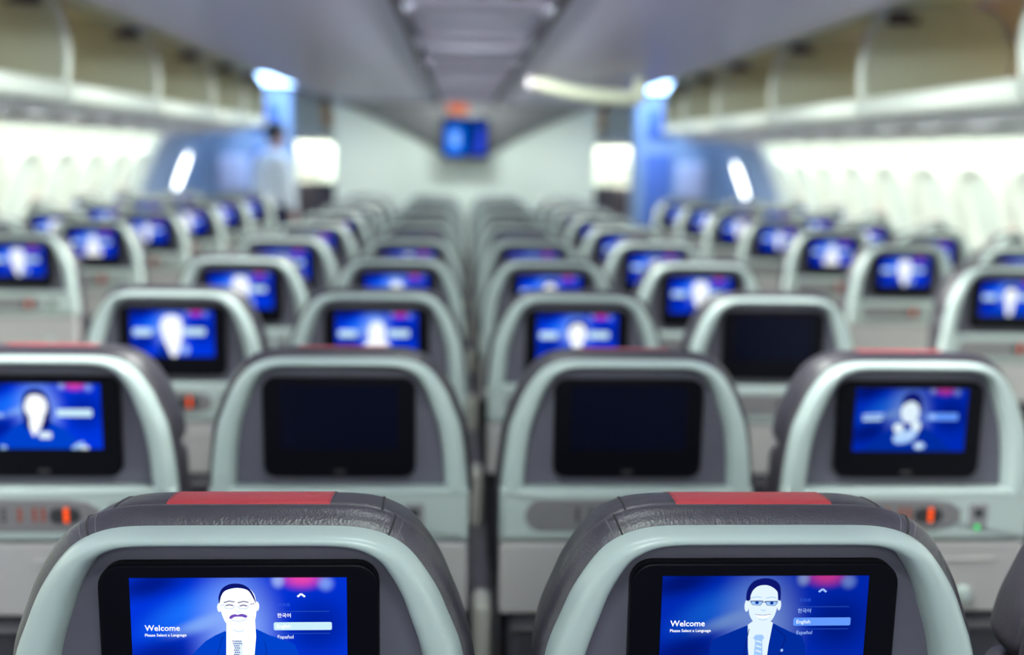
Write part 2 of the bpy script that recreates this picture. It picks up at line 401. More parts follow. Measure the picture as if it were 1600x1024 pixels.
# ------------------------------------------------------------------ overhead bins (doors swung up, all open)
def make_bin(L, sgn, y, label, group):
    t = thing('overhead_bin', label, 'overhead bin', (0, y, 0), 0, group); s = sgn
    g = 0.006
    sh = MB()
    sh.extrude_y([(s * x, z) for x, z in catmull([(1.66, 1.712), (1.635, 1.715), (1.618, 1.69), (1.625, 1.65), (1.655, 1.632), (1.70, 1.632)], 4)] + [(s * 2.26, 1.648), (s * 2.26, 1.70), (s * 1.70, 1.70)], g, L - g, M['binwhite'], closed=True)
    sh.build('shelf', t)
    bk = MB()
    bk.extrude_y([(s * x, z) for x, z in catmull([(1.90, 1.7015), (2.15, 1.702), (2.24, 1.75), (2.27, 1.9), (2.2, 2.06), (2.05, 2.12), (1.72, 2.115)], 5)], g, L - g, M['binbeige'])
    bk.build('liner', t)
    pf = catmull([(1.645, 1.713), (1.632, 1.80), (1.638, 1.90), (1.665, 2.0), (1.72, 2.066)], 5) + [(2.05, 2.10), (2.2, 2.055), (2.265, 1.9), (2.235, 1.75), (2.15, 1.705)]
    for ya, yb in ((0.004, 0.022), (L - .022, L - .004)):
        dv = MB(); dv.extrude_y([(s * x, z) for x, z in pf], ya, yb, M['bincream'], closed=True, smooth=False)
        fr = [(s * x, z) for x, z in pf[:21]]
        dv.tube([(x, (ya + yb) / 2, z) for x, z in fr], 0.013, M['binwhite'], 8)
        dv.build('divider', t)
    dr = MB()
    dr.extrude_y([(s * x, z) for x, z in ((1.70, 2.058), (1.74, 2.066), (2.02, 2.090), (2.02, 2.10), (1.74, 2.078), (1.70, 2.069))], .03, L - .03, M['bincream'], closed=True)
    dr = dr.build('door', t)
    for yy in (.045, L - .045):
        h = MB(); h.tube([(s * 1.74, yy, 2.06), (s * 1.79, yy, 2.03), (s * 1.84, yy, 2.02)], .012, M['psudark']); h.box(*sorted((s * 1.71, s * 1.80)), yy - .02, yy + .02, 2.01, 2.06, M['psudark'], .006)
        h.build('hinge_arm', t)
    lt = MB(); lt.loft([[(s * (2.245 - dx), L * .66 + r * math.cos(a), 1.86 + r * math.sin(a)) for a in [2 * math.pi * k / 14 for k in range(14)]] for dx, r in ((-.02, .05), (.01, .048), (.018, .036))], M['psudark']); lt.build('latch', t)
    sv = MB()
    sv.extrude_y([(s * x, z) for x, z in ((1.74, 1.632), (2.2, 1.645), (2.245, 1.640), (2.25, 1.562), (2.20, 1.560), (2.02, 1.592), (1.80, 1.606), (1.76, 1.612))], .02, L - .02, M['psu'], closed=True, smooth=False)
    sv = sv.build('service_panel', t)
    n = 3 if L > 1.1 else 2
    for k in range(n):
        yy = L * (k + .5) / n
        d = MB(); d.box(*sorted((s * 1.84, s * 2.0)), yy - .10, yy + .10, 1.590, 1.615, M['psu'], .004)
        for q in (-.05, 0, .05): d.ball((s * 1.92, yy + q, 1.591), (.018, .018, .008), M['psudark'], 8, 6)
        d.build('vent_cluster', sv)
    return t
EDGE = [1.83, 3.09, 4.36, 5.62, 6.84, 7.82, 8.62]
ORD = ['first', 'second', 'third', 'fourth', 'fifth', 'sixth', 'seventh', 'eighth', 'ninth', 'tenth', 'eleventh']
for sgn, side in ((-1, 'left'), (1, 'right')):
    edges = EDGE[1:] if sgn < 0 else EDGE
    for i in range(len(edges) - 1):
        n = len(edges) - 2 - i
        lab = 'open cream overhead bin with beige lining, %s side, ' % side + ('last one before the exit' if n == 0 else '%s back from the exit' % ORD[n])
        make_bin(edges[i + 1] - edges[i], sgn, edges[i], lab, 'open overhead bins on the %s' % side)
    make_bin(7.9, sgn, 11.95, 'long pale bin run of the next cabin beyond the %s exit' % side, 'bins of the next cabin')

# cream bin door hanging open under the centre ceiling
t = thing('bin_door', 'cream curved bin door hanging open under the ceiling right of the centre strip', 'bin door', (0, 5.45, 0))
b = MB()
arc = catmull([(0.33, 1.858), (0.42, 1.845), (0.56, 1.815), (0.72, 1.797), (0.90, 1.795)], 5)
b.loft([[(x, y_, z - dz) for x, z in arc] for y_, dz in ((0.0, 0.0), (-.03, .012), (-.035, .04), (-.02, .065), (.02, .075), (.05, .07), (.06, 0.0))], M['bincream'], closed=False)
b.build('panel', t)
b = MB(); b.box(.30, .37, -.03, .05, 1.79, 1.855, M['psudark'], .008); b.build('hinge', t)
b = MB(); b.box(.86, .92, -.02, .05, 1.75, 1.855, M['bincream'], .008); b.build('hinge', t)

# ================================================================== screen pictures
PX = 0.000585
def screen_bg(power=1.0):
    m = bpy.data.materials.new('screen_picture'); m.use_nodes = True; nt = m.node_tree
    nt.nodes.remove(nt.nodes['Principled BSDF'])
    uv = nt.nodes.new('ShaderNodeUVMap'); N = nt.nodes
    def blob(cx, cz, rx, rz, rot=0.0):
        mp = N.new('ShaderNodeMapping'); mp.vector_type = 'TEXTURE'
        mp.inputs['Location'].default_value = (cx, cz, 0); mp.inputs['Rotation'].default_value = (0, 0, rot); mp.inputs['Scale'].default_value = (rx, rz, 1)
        nt.links.new(uv.outputs[0], mp.inputs[0])
        l = N.new('ShaderNodeVectorMath'); l.operation = 'LENGTH'; nt.links.new(mp.outputs[0], l.inputs[0])
        r = N.new('ShaderNodeMapRange'); r.interpolation_type = 'SMOOTHERSTEP'
        r.inputs[1].default_value = 0.0; r.inputs[2].default_value = 1.0; r.inputs[3].default_value = 1.0; r.inputs[4].default_value = 0.0
        nt.links.new(l.outputs['Value'], r.inputs[0]); return r.outputs[0]
    base = N.new('ShaderNodeTexNoise'); base.inputs['Scale'].default_value = 3.0; nt.links.new(uv.outputs[0], base.inputs['Vector'])
    cur = N.new('ShaderNodeMix'); cur.data_type = 'RGBA'; cur.inputs[6].default_value = (0.0, 0.012, 0.42, 1); cur.inputs[7].default_value = (0.0, 0.06, 1.0, 1)
    nt.links.new(base.outputs['Fac'], cur.inputs[0]); cur = cur.outputs[2]
    for (cx, cz, rx, rz, rot, col, k) in (
        (-0.040, 0.025, 0.085, 0.030, 0.45, (0.01, 0.17, 1.0), 0.9),
        (-0.030, 0.012, 0.055, 0.012, 0.35, (0.35, 0.62, 1.0), 0.55),
        (-0.080, 0.050, 0.06, 0.022, 0.3, (0.0, 0.008, 0.22), 0.9),
        (-0.075, -0.022, 0.065, 0.03, 0.3, (0.0, 0.010, 0.24), 0.85),
        (-0.003, 0.005, 0.056, 0.085, 0.0, (0.25, 0.42, 1.0), 0.95),
        (0.072, 0.008, 0.05, 0.05, 0.0, (0.0, 0.015, 0.33), 0.9),
        (0.058, 0.056, 0.030, 0.017, 0.0, (0.85, 0.06, 0.42), 0.95),
        (0.036, 0.053, 0.010, 0.012, 0.0, (0.40, 0.55, 1.0), 0.7),
        (0.080, 0.050, 0.012, 0.012, 0.0, (0.25, 0.42, 1.0), 0.7)):
        mx = N.new('ShaderNodeMix'); mx.data_type = 'RGBA'; mu = N.new('ShaderNodeMath'); mu.operation = 'MULTIPLY'; mu.inputs[1].default_value = k
        nt.links.new(blob(cx, cz, rx, rz, rot), mu.inputs[0]); nt.links.new(mu.outputs[0], mx.inputs[0]); nt.links.new(cur, mx.inputs[6]); mx.inputs[7].default_value = (*col, 1); cur = mx.outputs[2]
    e = N.new('ShaderNodeEmission'); e.inputs[1].default_value = power; nt.links.new(cur, e.inputs[0])
    nt.links.new(e.outputs[0], N['Material Output'].inputs[0]); return m
SBG = screen_bg(); SBG_DIM = screen_bg(0.62)
SW = emit('screen_white', (0.90, 0.96, 1.0), 1.1); SF = emit('screen_face', (0.78, 0.92, 1.0), 1.0); SFB = emit('screen_face_bright', (0.93, 0.97, 1.0), 1.15)
SH = emit('screen_hair', (0.004, 0.008, 0.16), 1.0); SSUIT = emit('screen_suit', (0.0, 0.025, 0.34), 1.0); SSUIT2 = emit('screen_suit_bright', (0.0, 0.055, 0.60), 1.0)
SLINE = emit('screen_line', (0.03, 0.10, 0.55), 1.0); SDIM = emit('screen_dim_text', (0.03, 0.12, 0.75), 1.0); SMID = emit('screen_mid_text', (0.35, 0.55, 1.0), 1.0)
SBAR = emit('screen_bar', (0.62, 0.88, 1.0), 1.0); SBAR2 = emit('screen_bar_blue', (0.13, 0.33, 1.0), 1.0); SSHADE = emit('screen_face_shade', (0.36, 0.60, 1.0), 1.0); SMOU = emit('screen_moustache', (0.16, 0.07, 0.50), 1.0)
STXT = emit('screen_text', (1.0, 1.0, 1.0), 1.2)

def text_mesh(body, width, m, mb, x, z, y, bold=0.0):
    cu = bpy.data.curves.new('t', 'FONT'); cu.body = body; cu.size = 1.0; cu.offset = bold; cu.resolution_u = 2
    o = bpy.data.objects.new('t', cu); COL.objects.link(o)
    dg = bpy.context.evaluated_depsgraph_get(); me = bpy.data.meshes.new_from_object(o.evaluated_get(dg))
    bpy.data.objects.remove(o); bpy.data.curves.remove(cu)
    if len(me.vertices):
        xs = [v.co.x for v in me.vertices]; s = width / (max(xs) - min(xs)); x0 = min(xs)
        mb.add([(x + (v.co.x - x0) * s, y, z + v.co.y * s) for v in me.vertices], [list(p.vertices) for p in me.polygons], m, False)
    bpy.data.meshes.remove(me)

def smooth_poly(pts, k=4):
    n = len(pts); P = [Vector(p) for p in pts]; out = []
    for i in range(n):
        a, b_, c, d = P[i - 1], P[i], P[(i + 1) % n], P[(i + 2) % n]
        for j in range(k):
            t = j / k
            out.append(tuple(0.5 * ((2 * b_) + (c - a) * t + (2 * a - 5 * b_ + 4 * c - d) * t * t + (3 * b_ - a - 3 * c + d) * t ** 3)))
    return out
LAY = 0.00012
class Pic:
    """one screen picture: the glowing backdrop plus flat shapes printed on it, as one mesh"""
    def __init__(s, cx, cy, sc, bg=None): s.mb = MB(); s.cx, s.cy, s.sc = cx, cy, sc; s.k = 0; s.uv0 = None; s.mb.add([(-.0995, 0, -.056), (.0995, 0, -.056), (.0995, 0, .056), (-.0995, 0, .056)], [[0, 1, 2, 3]], bg or SBG, False)
    def P(s, p): return ((p[0] - s.cx) * s.sc, max(-.0559, -(p[1] - s.cy) * s.sc))
    def poly(s, pts, m, smooth=True):
        s.k += 1; q = [s.P(p) for p in (smooth_poly(pts) if smooth else pts)]
        bm = bmesh.new(); vs = [bm.verts.new((x, -LAY * s.k, z)) for x, z in q]; f = bm.faces.new(vs)
        r = bmesh.ops.triangulate(bm, faces=[f]); bm.verts.index_update()
        s.mb.add([v.co[:] for v in bm.verts], [[v.index for v in f.verts] for f in bm.faces], m, False); bm.free()
    def ell(s, cx, cy, rx, ry, m, n=18): s.poly([(cx + rx * math.cos(2 * math.pi * i / n), cy + ry * math.sin(2 * math.pi * i / n)) for i in range(n)], m, False)
    def line(s, pts, w, m):
        for a, b_ in zip(pts, pts[1:]):
            dx, dy = b_[0] - a[0], b_[1] - a[1]; l = math.hypot(dx, dy); nx, ny = -dy / l * w / 2, dx / l * w / 2
            s.poly([(a[0] + nx, a[1] + ny), (b_[0] + nx, b_[1] + ny), (b_[0] - nx, b_[1] - ny), (a[0] - nx, a[1] - ny)], m, False)
    def text(s, body, x, y, w, m, bold=0.0):
        s.k += 1; p = s.P((x, y)); text_mesh(body, w * s.sc, m, s.mb, p[0], p[1], -LAY * s.k, bold)
    def mesh(s, name):
        o = s.mb.build(name); me = o.data
        uvl = me.uv_layers.new(name='UVMap')
        for li in range(len(me.loops)):
            c = me.vertices[me.loops[li].vertex_index].co; uvl.data[li].uv = (c.x, c.z)
        # all faces look towards -y
        bm = bmesh.new(); bm.from_mesh(me)
        for f in bm.faces:
            if f.normal.y > 0: f.normal_flip()
        bm.to_mesh(me); bm.free(); bpy.data.objects.remove(o); return me
    def ui(s, dx, dy, bright):
        c = s.cx; T = STXT; x0 = c + dx
        s.text('Welcome', c - 149, s.cy - 7 + dy, 55, T, 0.012)
        s.text('Please Select a Language', c - 149, s.cy + 2.5 + dy, 65, T, 0.016)
        s.line([(x0 + 38, s.cy - 63.5 + dy), (x0 + 44, s.cy - 68.5 + dy), (x0 + 50, s.cy - 63.5 + dy)], 3.2, SW if bright else SMID)
        s.text('日本語', x0 + 9, s.cy - 48 + dy, 17, SDIM)
        s.line([(x0 + 1, s.cy - 39 + dy), (x0 + 88, s.cy - 39 + dy)], .8, SLINE)
        s.text('한국어', x0 + 6, s.cy - 29.5 + dy, 21, STXT if bright else SMID, 0.01)
        r = rrect(x0, x0 + 92, s.cy - 21 + dy, s.cy - 7.5 + dy, 2.5, 3)
        s.poly(r, SBAR if bright else SBAR2, False)
        s.text('English', x0 + 5, s.cy - 11.5 + dy, 22, SW if not bright else STXT, 0.008)
        s.line([(x0 + 2, s.cy - 2 + dy), (x0 + 89, s.cy - 2 + dy)], .8, SLINE)
        s.text('Español', x0 + 6, s.cy + 6.5 + dy, 25, SW if bright else SMID, 0.006)
def tie_checks(p, x, y, m):
    for r in range(14):
        for c in range(-2, 3):
            w = 1.9
            if abs(c) <= (2 if r < 2 else 1.2 + r * .1): 
                xx = x + c * 3.0 + (r % 2) * 1.2; yy = y + r * 3.4
                p.poly([(xx, yy), (xx + w, yy), (xx + w, yy + 2.0), (xx, yy + 2.0)], m, False)

def pic_moustache():
    p = Pic(374, 997, PX)
    p.ui(54, 0, True)
    p.poly([(296, 1094), (298, 1030), (320, 1007), (336, 997), (351, 990), (372, 1000), (399, 986), (420, 997), (448, 1007), (461, 1014), (470, 1040), (474, 1094)], SSUIT2, False)
    p.poly([(354, 968), (353, 1000), (352, 1030), (358, 1094), (388, 1094), (397, 1030), (400, 1000), (399, 968)], SFB, False)
    p.ell(343.5, 950, 3.4, 7.5, SFB); p.ell(402.5, 948, 3.6, 8, SFB)
    p.poly([(344.5, 930), (352, 917), (370, 911), (388, 916), (399, 928), (401.5, 945), (401, 962), (397, 976), (387, 986), (376, 989.5), (364, 986), (354, 977), (348.5, 965), (345, 950)], SFB)
    p.poly([(344, 943), (343, 932), (348, 919), (358, 911.5), (369, 909.5), (382, 911.5), (393, 920), (399, 932), (401, 943), (397, 934), (390, 922), (379, 917.5), (366, 917.5), (353, 922), (347, 931)], SH)
    p.line([(345, 946), (352, 945)], 1.0, SSHADE); p.line([(392, 944), (399, 943)], 1.0, SH)
    for ex in (360, 382): 
        p.line([(ex - 9, 941), (ex, 938.5), (ex + 8, 940)], 1.5, SH); p.line([(ex - 6, 946), (ex, 944.5), (ex + 6, 946)], 1.7, SH)
        p.line([(ex - 9, 946), (ex - 6, 950.5), (ex + 5, 950.5), (ex + 9, 946)], .9, SSHADE)
    p.poly([(359.5, 966), (362, 961.5), (368, 959.5), (373, 960.5), (378, 959), (384, 960), (388, 963), (385, 965.5), (380, 963.8), (373, 963.5), (367, 964.2), (363, 967)], SMOU)
    p.line([(361, 966.5), (366, 970), (374, 971.5), (382, 970), (387, 966)], .8, SSHADE); p.line([(371, 952), (374.5, 956), (378, 955)], .7, SSHADE)
    p.line([(366, 985), (374, 988.5), (382, 986)], .9, SSHADE)
    p.poly([(364, 1012), (368, 1003), (378, 1002), (381, 1010), (377, 1018), (382, 1060), (372, 1094), (362, 1060), (368, 1018)], SF, False)
    tie_checks(p, 370, 1003, SSUIT)
    p.line([(352, 990), (340, 1030), (354, 1094)], 1.2, SSUIT); p.line([(417, 1000), (420, 1016), (402, 1060)], 1.2, SSUIT)
    return p.mesh('screen_moustache_man')
def pic_glasses():
    p = Pic(1200, 996, PX * 1.035, SBG_DIM)
    p.ui(47, -2, False)
    p.poly([(1112, 1092), (1116, 1020), (1120, 1008), (1150, 995), (1173, 985), (1195, 1000), (1215, 982), (1240, 995), (1262, 1004), (1268, 1020), (1274, 1092)], SSUIT, False)
    p.poly([(1174, 984), (1176, 1020), (1184, 1092), (1204, 1092), (1209, 1020), (1214, 981), (1204, 975), (1184, 976)], SF, False)
    p.ell(1170.5, 952, 3.6, 10, SF); p.ell(1222, 951, 3.2, 9, SF)
    p.poly([(1175, 936), (1178, 922), (1192, 915), (1208, 916), (1217, 926), (1219.5, 944), (1218, 960), (1213, 974), (1204, 983), (1195, 985), (1184, 980), (1176, 968), (1173, 950)], SF)
    p.poly([(1169, 942), (1170, 925), (1178, 912), (1190, 907), (1203, 906.5), (1215, 911), (1222, 921), (1223.5, 942), (1220, 941), (1218.5, 930), (1211, 922), (1200, 917.5), (1187, 919), (1179, 926), (1175.5, 935), (1175, 942)], SH)
    for ex in (1185.5, 1208.5):
        p.line([(ex - 9, 938.5), (ex, 936.5), (ex + 8, 938)], 1.2, SSHADE)
        p.poly([(ex - 9.5, 943.5), (ex + 9.5, 943.5), (ex + 8, 949), (ex + 3, 950.5), (ex - 5, 950), (ex - 8.5, 948)], SSHADE)
        p.line([(ex - 10, 943.6), (ex + 10, 943.6)], 1.3, SH); p.ell(ex + .5, 946.3, 3.0, 2.2, SSUIT)
        p.line([(ex - 9.5, 944), (ex - 7, 949.5), (ex + 6, 950.5), (ex + 9.5, 944)], .7, SH)
    p.line([(1194, 944), (1199, 944)], 1.1, SH)
    p.line([(1192, 957), (1196, 958.5), (1200, 957)], 1.2, SSHADE)
    p.poly([(1184.5, 965), (1196, 966.5), (1207.5, 964.5), (1203, 969.5), (1196, 971), (1189, 969.5)], STXT)
    p.line([(1183.5, 964.5), (1196, 966), (1208, 964)], .8, SSUIT); p.line([(1189, 972), (1196, 973.5), (1203, 972)], .9, SSHADE)
    p.poly([(1182, 1003), (1186, 998), (1196, 998), (1200, 1003), (1195, 1010), (1200, 1050), (1192, 1092), (1184, 1050), (1187, 1010)], SSHADE, False)
    for r in range(9): p.line([(1187, 1008 + r * 8), (1196, 1011 + r * 8)], 2.2, SF)
    p.line([(1174, 987), (1168, 1030), (1184, 1092)], 1.2, SH); p.line([(1214, 984), (1233, 1001), (1222, 1040), (1206, 1092)], 1.2, SH)
    p.ell(1228, 1023, 2.2, 2.6, SMID)
    return p.mesh('screen_glasses_man')
def pic_woman():
    p = Pic(66, 655, 0.001054); p.k = 1
    for z, w, mm in ((649, 52, SBAR),): p.poly(rrect(91, 146, z - 6, z + 6, 2, 3), SBAR, False)
    p.poly([(-29, 650), (8, 650), (8, 656), (-29, 656)], SMID, False)
    p.poly([(-10, 709), (0, 695), (22, 672), (38, 662), (60, 668), (82, 662), (104, 676), (128, 700), (140, 709)], SSUIT2, False)
    p.poly([(40, 668), (38, 640), (42, 618), (58, 609), (74, 616), (82, 640), (80, 668), (72, 676), (46, 676)], SH)
    p.ell(59, 637, 18, 23, SFB)
    p.poly([(48, 655), (72, 655), (64, 676), (53, 688), (48, 672)], SFB, False)
    p.poly([(40, 640), (42, 620), (58, 611), (74, 619), (80, 640), (72, 624), (58, 619), (47, 624)], SH)
    for ex in (52, 66): p.ell(ex, 636, 2.6, 1.4, SSHADE)
    p.line([(54, 647), (59, 649), (65, 647)], 1.4, SSHADE)
    p.poly(rrect(62, 82, 680, 691, 4, 3), SF, False); p.ell(132, 706, 7, 4, SF); p.ell(6, 706, 5, 4, SSHADE)
    p.poly([(112, 706), (122, 698), (132, 696), (128, 704), (118, 708)], SSHADE)
    return p.mesh('screen_woman')
def pic_hands():
    p = Pic(1427, 664, 0.001054, SBG_DIM); p.k = 1
    p.poly(rrect(1455, 1507, 652, 664, 2, 3), SBAR2, False); p.ell(1463, 658, 7, 4, SMID)
    p.poly([(1346, 654), (1380, 652), (1382, 657), (1346, 659)], SMID, False); p.poly([(1346, 661), (1378, 660), (1378, 664), (1346, 665)], SBAR, False)
    p.poly([(1344, 717), (1360, 705), (1390, 680), (1410, 668), (1440, 668), (1462, 682), (1490, 708), (1502, 717)], SSUIT, False)
    p.ell(1427, 634, 17, 18, SH); p.ell(1425, 650, 15.5, 19, SF)
    p.poly([(1410, 640), (1414, 625), (1430, 622), (1443, 632), (1444, 652), (1438, 638), (1424, 632)], SH)
    for ex in (1419, 1432): p.ell(ex, 649, 2.6, 1.3, SSHADE)
    p.line([(1420, 660), (1426, 661.5), (1432, 660)], 1.4, SSHADE)
    p.ell(1407, 677, 9, 8, SF); p.ell(1436, 674, 8, 10, SF)
    p.poly([(1400, 690), (1410, 684), (1430, 680), (1440, 686), (1428, 700), (1410, 704), (1400, 700)], SSHADE)
    for i in range(5): p.line([(1404 + i * 6, 698 - i), (1408 + i * 6, 686 - i)], 1.6, SF)
    p.ell(1444, 707, 10, 6, SSHADE); p.ell(1443, 707, 5, 4, SF)
    return p.mesh('screen_hands')
def pic_white(v):
    p = Pic(588, 527, 0.00139); p.k = 1
    p.poly(rrect(521, 552, 518, 530, 3, 3), SBAR, False); p.poly(rrect(608, 645, 517, 529, 3, 3), SBAR, False)
    if v == 0:      # person in a white top, broad
        p.poly([(560, 567), (562, 550), (574, 535), (603, 535), (614, 550), (616, 567)], SFB, False)
        p.ell(588, 522, 15, 22, SFB); p.poly([(573, 520), (576, 502), (588, 498), (600, 502), (603, 520), (597, 506), (588, 504), (579, 507)], SSHADE)
    elif v == 1:    # narrow white figure
        p.poly([(568, 516), (574, 498), (590, 494), (603, 500), (606, 520), (602, 545), (594, 567), (584, 567), (576, 545)], SFB); p.ell(610, 555, 7, 8, SMID)
        p.poly([(560, 567), (566, 545), (574, 540), (586, 567)], SSUIT, False)
    else:           # dark suited figure with bright face
        p.poly([(540, 567), (552, 548), (574, 538), (602, 538), (624, 548), (636, 567)], SSUIT2, False)
        p.ell(588, 520, 16, 22, SFB); p.poly([(578, 540), (598, 540), (594, 567), (582, 567)], SFB, False); p.poly([(571, 518), (574, 500), (588, 495), (602, 500), (605, 518), (598, 506), (588, 503), (578, 507)], SH)
    for ex in (582, 594): p.ell(ex, 520, 2.2, 1.2, SSHADE)
    p.line([(583, 531), (588, 532.5), (593, 531)], 1.2, SSHADE)
    return p.mesh('screen_person')
PICS = dict(moustache=pic_moustache(), glasses=pic_glasses(), woman=pic_woman(), hands=pic_hands(), broad=pic_white(0), narrow=pic_white(1), suit=pic_white(2))
b = MB(); b.add([(-.0995, 0, -.056), (.0995, 0, -.056), (.0995, 0, .056), (-.0995, 0, .056)], [[0, 1, 2, 3]], M['off'], False)
o = b.build('screen_off'); PICS['off'] = o.data; bpy.data.objects.remove(o)

# ================================================================== the seat
ZT = 1.121
OUT = [(0, 0), (.06, 0), (.10, .0008), (.125, .0054), (.145, .0148), (.161, .030), (.1795, .0585), (.191, .085), (.203, .117), (.2095, .155), (.2145, .197), (.217, .236)]
INN = [(0, .0135), (.05, .0135), (.085, .0138), (.103, .0160), (.116, .0212), (.129, .031), (.144, .056), (.154, .083), (.165, .117), (.1715, .155), (.175, .197), (.177, .236)]
def arch(keys, k=4):
    R = catmull(keys, k); return [(-x, ZT - d) for x, d in R[::-1]][:-1] + [(x, ZT - d) for x, d in R]
AO, AI = arch(OUT), arch(INN)
def offset_open(pts, d):
    out = []
    for i, p in enumerate(pts):
        a = Vector(pts[max(i - 1, 0)]); c = Vector(pts[min(i + 1, len(pts) - 1)]); t = (c - a).normalized()
        out.append((p[0] - t.y * d, p[1] + t.x * d))
    return out
def clip_low(pts, z): return [p for p in pts if p[1] >= z - 1e-6]

def make_seat():
    t = thing('airline_seat', 'seat', 'seat')
    # white back shell: rounded arch frame merging into the lower panel
    b = MB(); loops = []
    for i, (o, n) in enumerate(zip(AO, AI)):
        L = [(o[0], .014, o[1])]
        for k in range(11):
            f = k / 10; u = 2 * f - 1
            y = .004 - .024 * (1 - abs(u) ** 2.6) ** 0.5
            L.append((o[0] + (n[0] - o[0]) * f, y, o[1] + (n[1] - o[1]) * f))
        L.append((n[0], .018, n[1]))
        loops.append(L)
    b.loft(loops, M['frame'], closed=False)
    b.build('back_frame', t)
    b = MB(); b.rprism(rrect(-.2175, .2175, ZT - .3135, ZT - .2215, .004), -.020, .03, M['shell'], .009)
    b.build('lower_panel', t)
    b = MB(); b.rprism(inset(AI, -.003), .012, .02, M['recess'], .001); b.build('recess_panel', t)
    mo = MB(); mo.rprism(rrect(-.127, .127, ZT - .2055, ZT - .0345, .021), -.002, .013, M['black'], .002)
    mo = mo.build('monitor', t)
    sc = bpy.data.objects.new('screen', PICS['off']); COL.objects.link(sc); sc.parent = mo; sc.location = (0, -.0026, ZT - .0455 - .056); sc.scale = (.985, 1, .985)
    sn = MB(); sn.rprism(rrect(-.010, .010, ZT - .199, ZT - .192, .003), -.0035, -.001, M['handset_dark'], .0005); sn.build('sensor', mo)
    # handset in its recess, amber lit keys
    hs = MB()
    ol = [(-.145 + .030 * math.cos(math.radians(a)), ZT - .2665 + .029 * math.sin(math.radians(a))) for a in range(90, 271, 15)] + [(.045, ZT - .2955), (.078, ZT - .289), (.095, ZT - .277), (.095, ZT - .256), (.076, ZT - .243), (.040, ZT - .2375)]
    hs.rprism(ol, -.0215, -.012, M['handset'], .003)
    hs.rprism(rrect(.012, .062, ZT - .279, ZT - .253, .011), -.0235, -.018, M['handset_dark'], .002)
    hs = hs.build('handset', t)
    k = MB()
    for j in range(3): k.disc((.040, ZT - .256 - j * .0085), .0042, -.0255, -.0225, M['orange'], 12)
    k.build('lit_keys', hs); part_label(hs.children[0], 'three amber lit keys')
    k = MB()
    for x in (-.085, -.062, -.036, -.012, .002):
        for j in range(3): k.disc((x, ZT - .256 - j * .0085), .0036, -.0230, -.0205, M['orange_dim'] if x > -.05 else M['handset_dark'], 10)
    k.build('dim_keys', hs)
    so = MB(); so.rprism(rrect(.109, .143, ZT - .2905, ZT - .245, .003), -.0215, -.014, M['socket'], .002)
    so.rprism(rrect(.118, .134, ZT - .270, ZT - .254, .004), -.0225, -.0205, M['handset_dark'], .0005)
    so = so.build('power_socket', t)
    k = MB(); k.disc((.125, ZT - .2875), .0042, -.0245, -.0205, M['green'], 12); part_label(k.build('indicator', so), 'green indicator light')
    # tray table
    tr = MB(); tr.rprism(rrect(-.2165, .2165, ZT - .447, ZT - .3165, .010), -.017, .012, M['tray'], .006)
    tr.rprism(rrect(-.02, .165, ZT - .352, ZT - .345, .003), -.0195, -.015, M['tray'], .002)
    tr = tr.build('tray_table', t)
    k = MB(); k.disc((.112, ZT - .408), .013, -.028, -.016, M['shell'], 16); k.box(.104, .12, -.034, -.027, ZT - .422, ZT - .394, M['shell'], .003); k.build('latch', tr)
    # literature pocket
    pk = MB(); pk.rprism(rrect(-.20, .20, .33, ZT - .455, .02), -.022, .03, M['pocket'], .02); pk.tube([(-.195, -.02, ZT - .47), (.195, -.02, ZT - .47)], .008, M['leather']); pk.build('pocket', t)
    # leather: back roll round the frame
    bl = MB(); sec = [(-.014, .004), (-.001, .0065), (.005, .010), (.010, .016), (.0128, .025), (.0112, .033), (.0060, .0385), (-.012, .0415), (-.03, .046)]
    A = arch(OUT, 6)
    def swept(sec, zlow, taper=0.4):
        P = clip_low(A, zlow); Ls = []
        for n, y in sec:
            q = []
            off = offset_open(P, n)
            for i, p in enumerate(P):
                w = 1.0 if n < 0 else 1.0 - taper * min(1, max(0, (ZT - p[1]) / .16)) * .75
                q.append((p[0] + (off[i][0] - p[0]) * w, y, p[1] + (off[i][1] - p[1]) * w))
            Ls.append(q)
        return Ls
    Ls = swept(sec, ZT - .236); bl.loft(Ls, M['leather'], closed=False)
    # side of the backrest below, going down to the cushion
    for s in (-1, 1):
        bl.loft([[(s * .2145, .014, z), (s * .2175, .022, z), (s * .2185, .034, z), (s * .214, .046, z), (s * .18, .05, z)] for z in (ZT - .23, .8, .6, .46)], M['leather'], closed=False)
    bl.build('back_cover', t)
    # headrest with wings and the red centre strip
    hd = MB(); sec2 = [(-.03, .044), (-.012, .0450), (.0044, .0480), (.0062, .053), (.0062, .062), (.0048, .078), (.002, .095), (-.004, .112), (-.012, .124), (-.030, .131), (-.060, .134)]
    Hs = swept(sec2, ZT - .150, 0.3)
    hd.loft(Hs, M['leather'], closed=False)
    last = Hs[-1]; hd.add(last, [list(range(len(last)))], M['leather'], False)
    first = Hs[0]; 
    for end in (0, -1):                                       # rounded wing tips
        e = [L[end] for L in Hs]; c = Vector((0, 0, 0))
        for p in e: c += Vector(p)
        c /= len(e); tip = [tuple(Vector(p) * .75 + c * .25 + Vector((0, 0, -.010))) for p in e]; tip2 = [tuple(Vector(p) * .35 + c * .65 + Vector((0, 0, -.013))) for p in e]
        hd.loft([e, tip, tip2], M['leather'], closed=True, caps=(False, True))
    hd = hd.build('headrest', t)
    r = MB(); RS = []
    for n, y in sec2[1:]:
        RS.append([(x, y - (.0009 if n > .0 and y < .05 else -.0006 if y > .12 else 0), ZT + n + .0006) for x in [-.077 + .154 * i / 12 for i in range(13)]])
    r.loft(RS, M['red'], closed=False); part_label(r.build('red_strip', hd), 'red leather strip')
    nh = len(Hs[0])
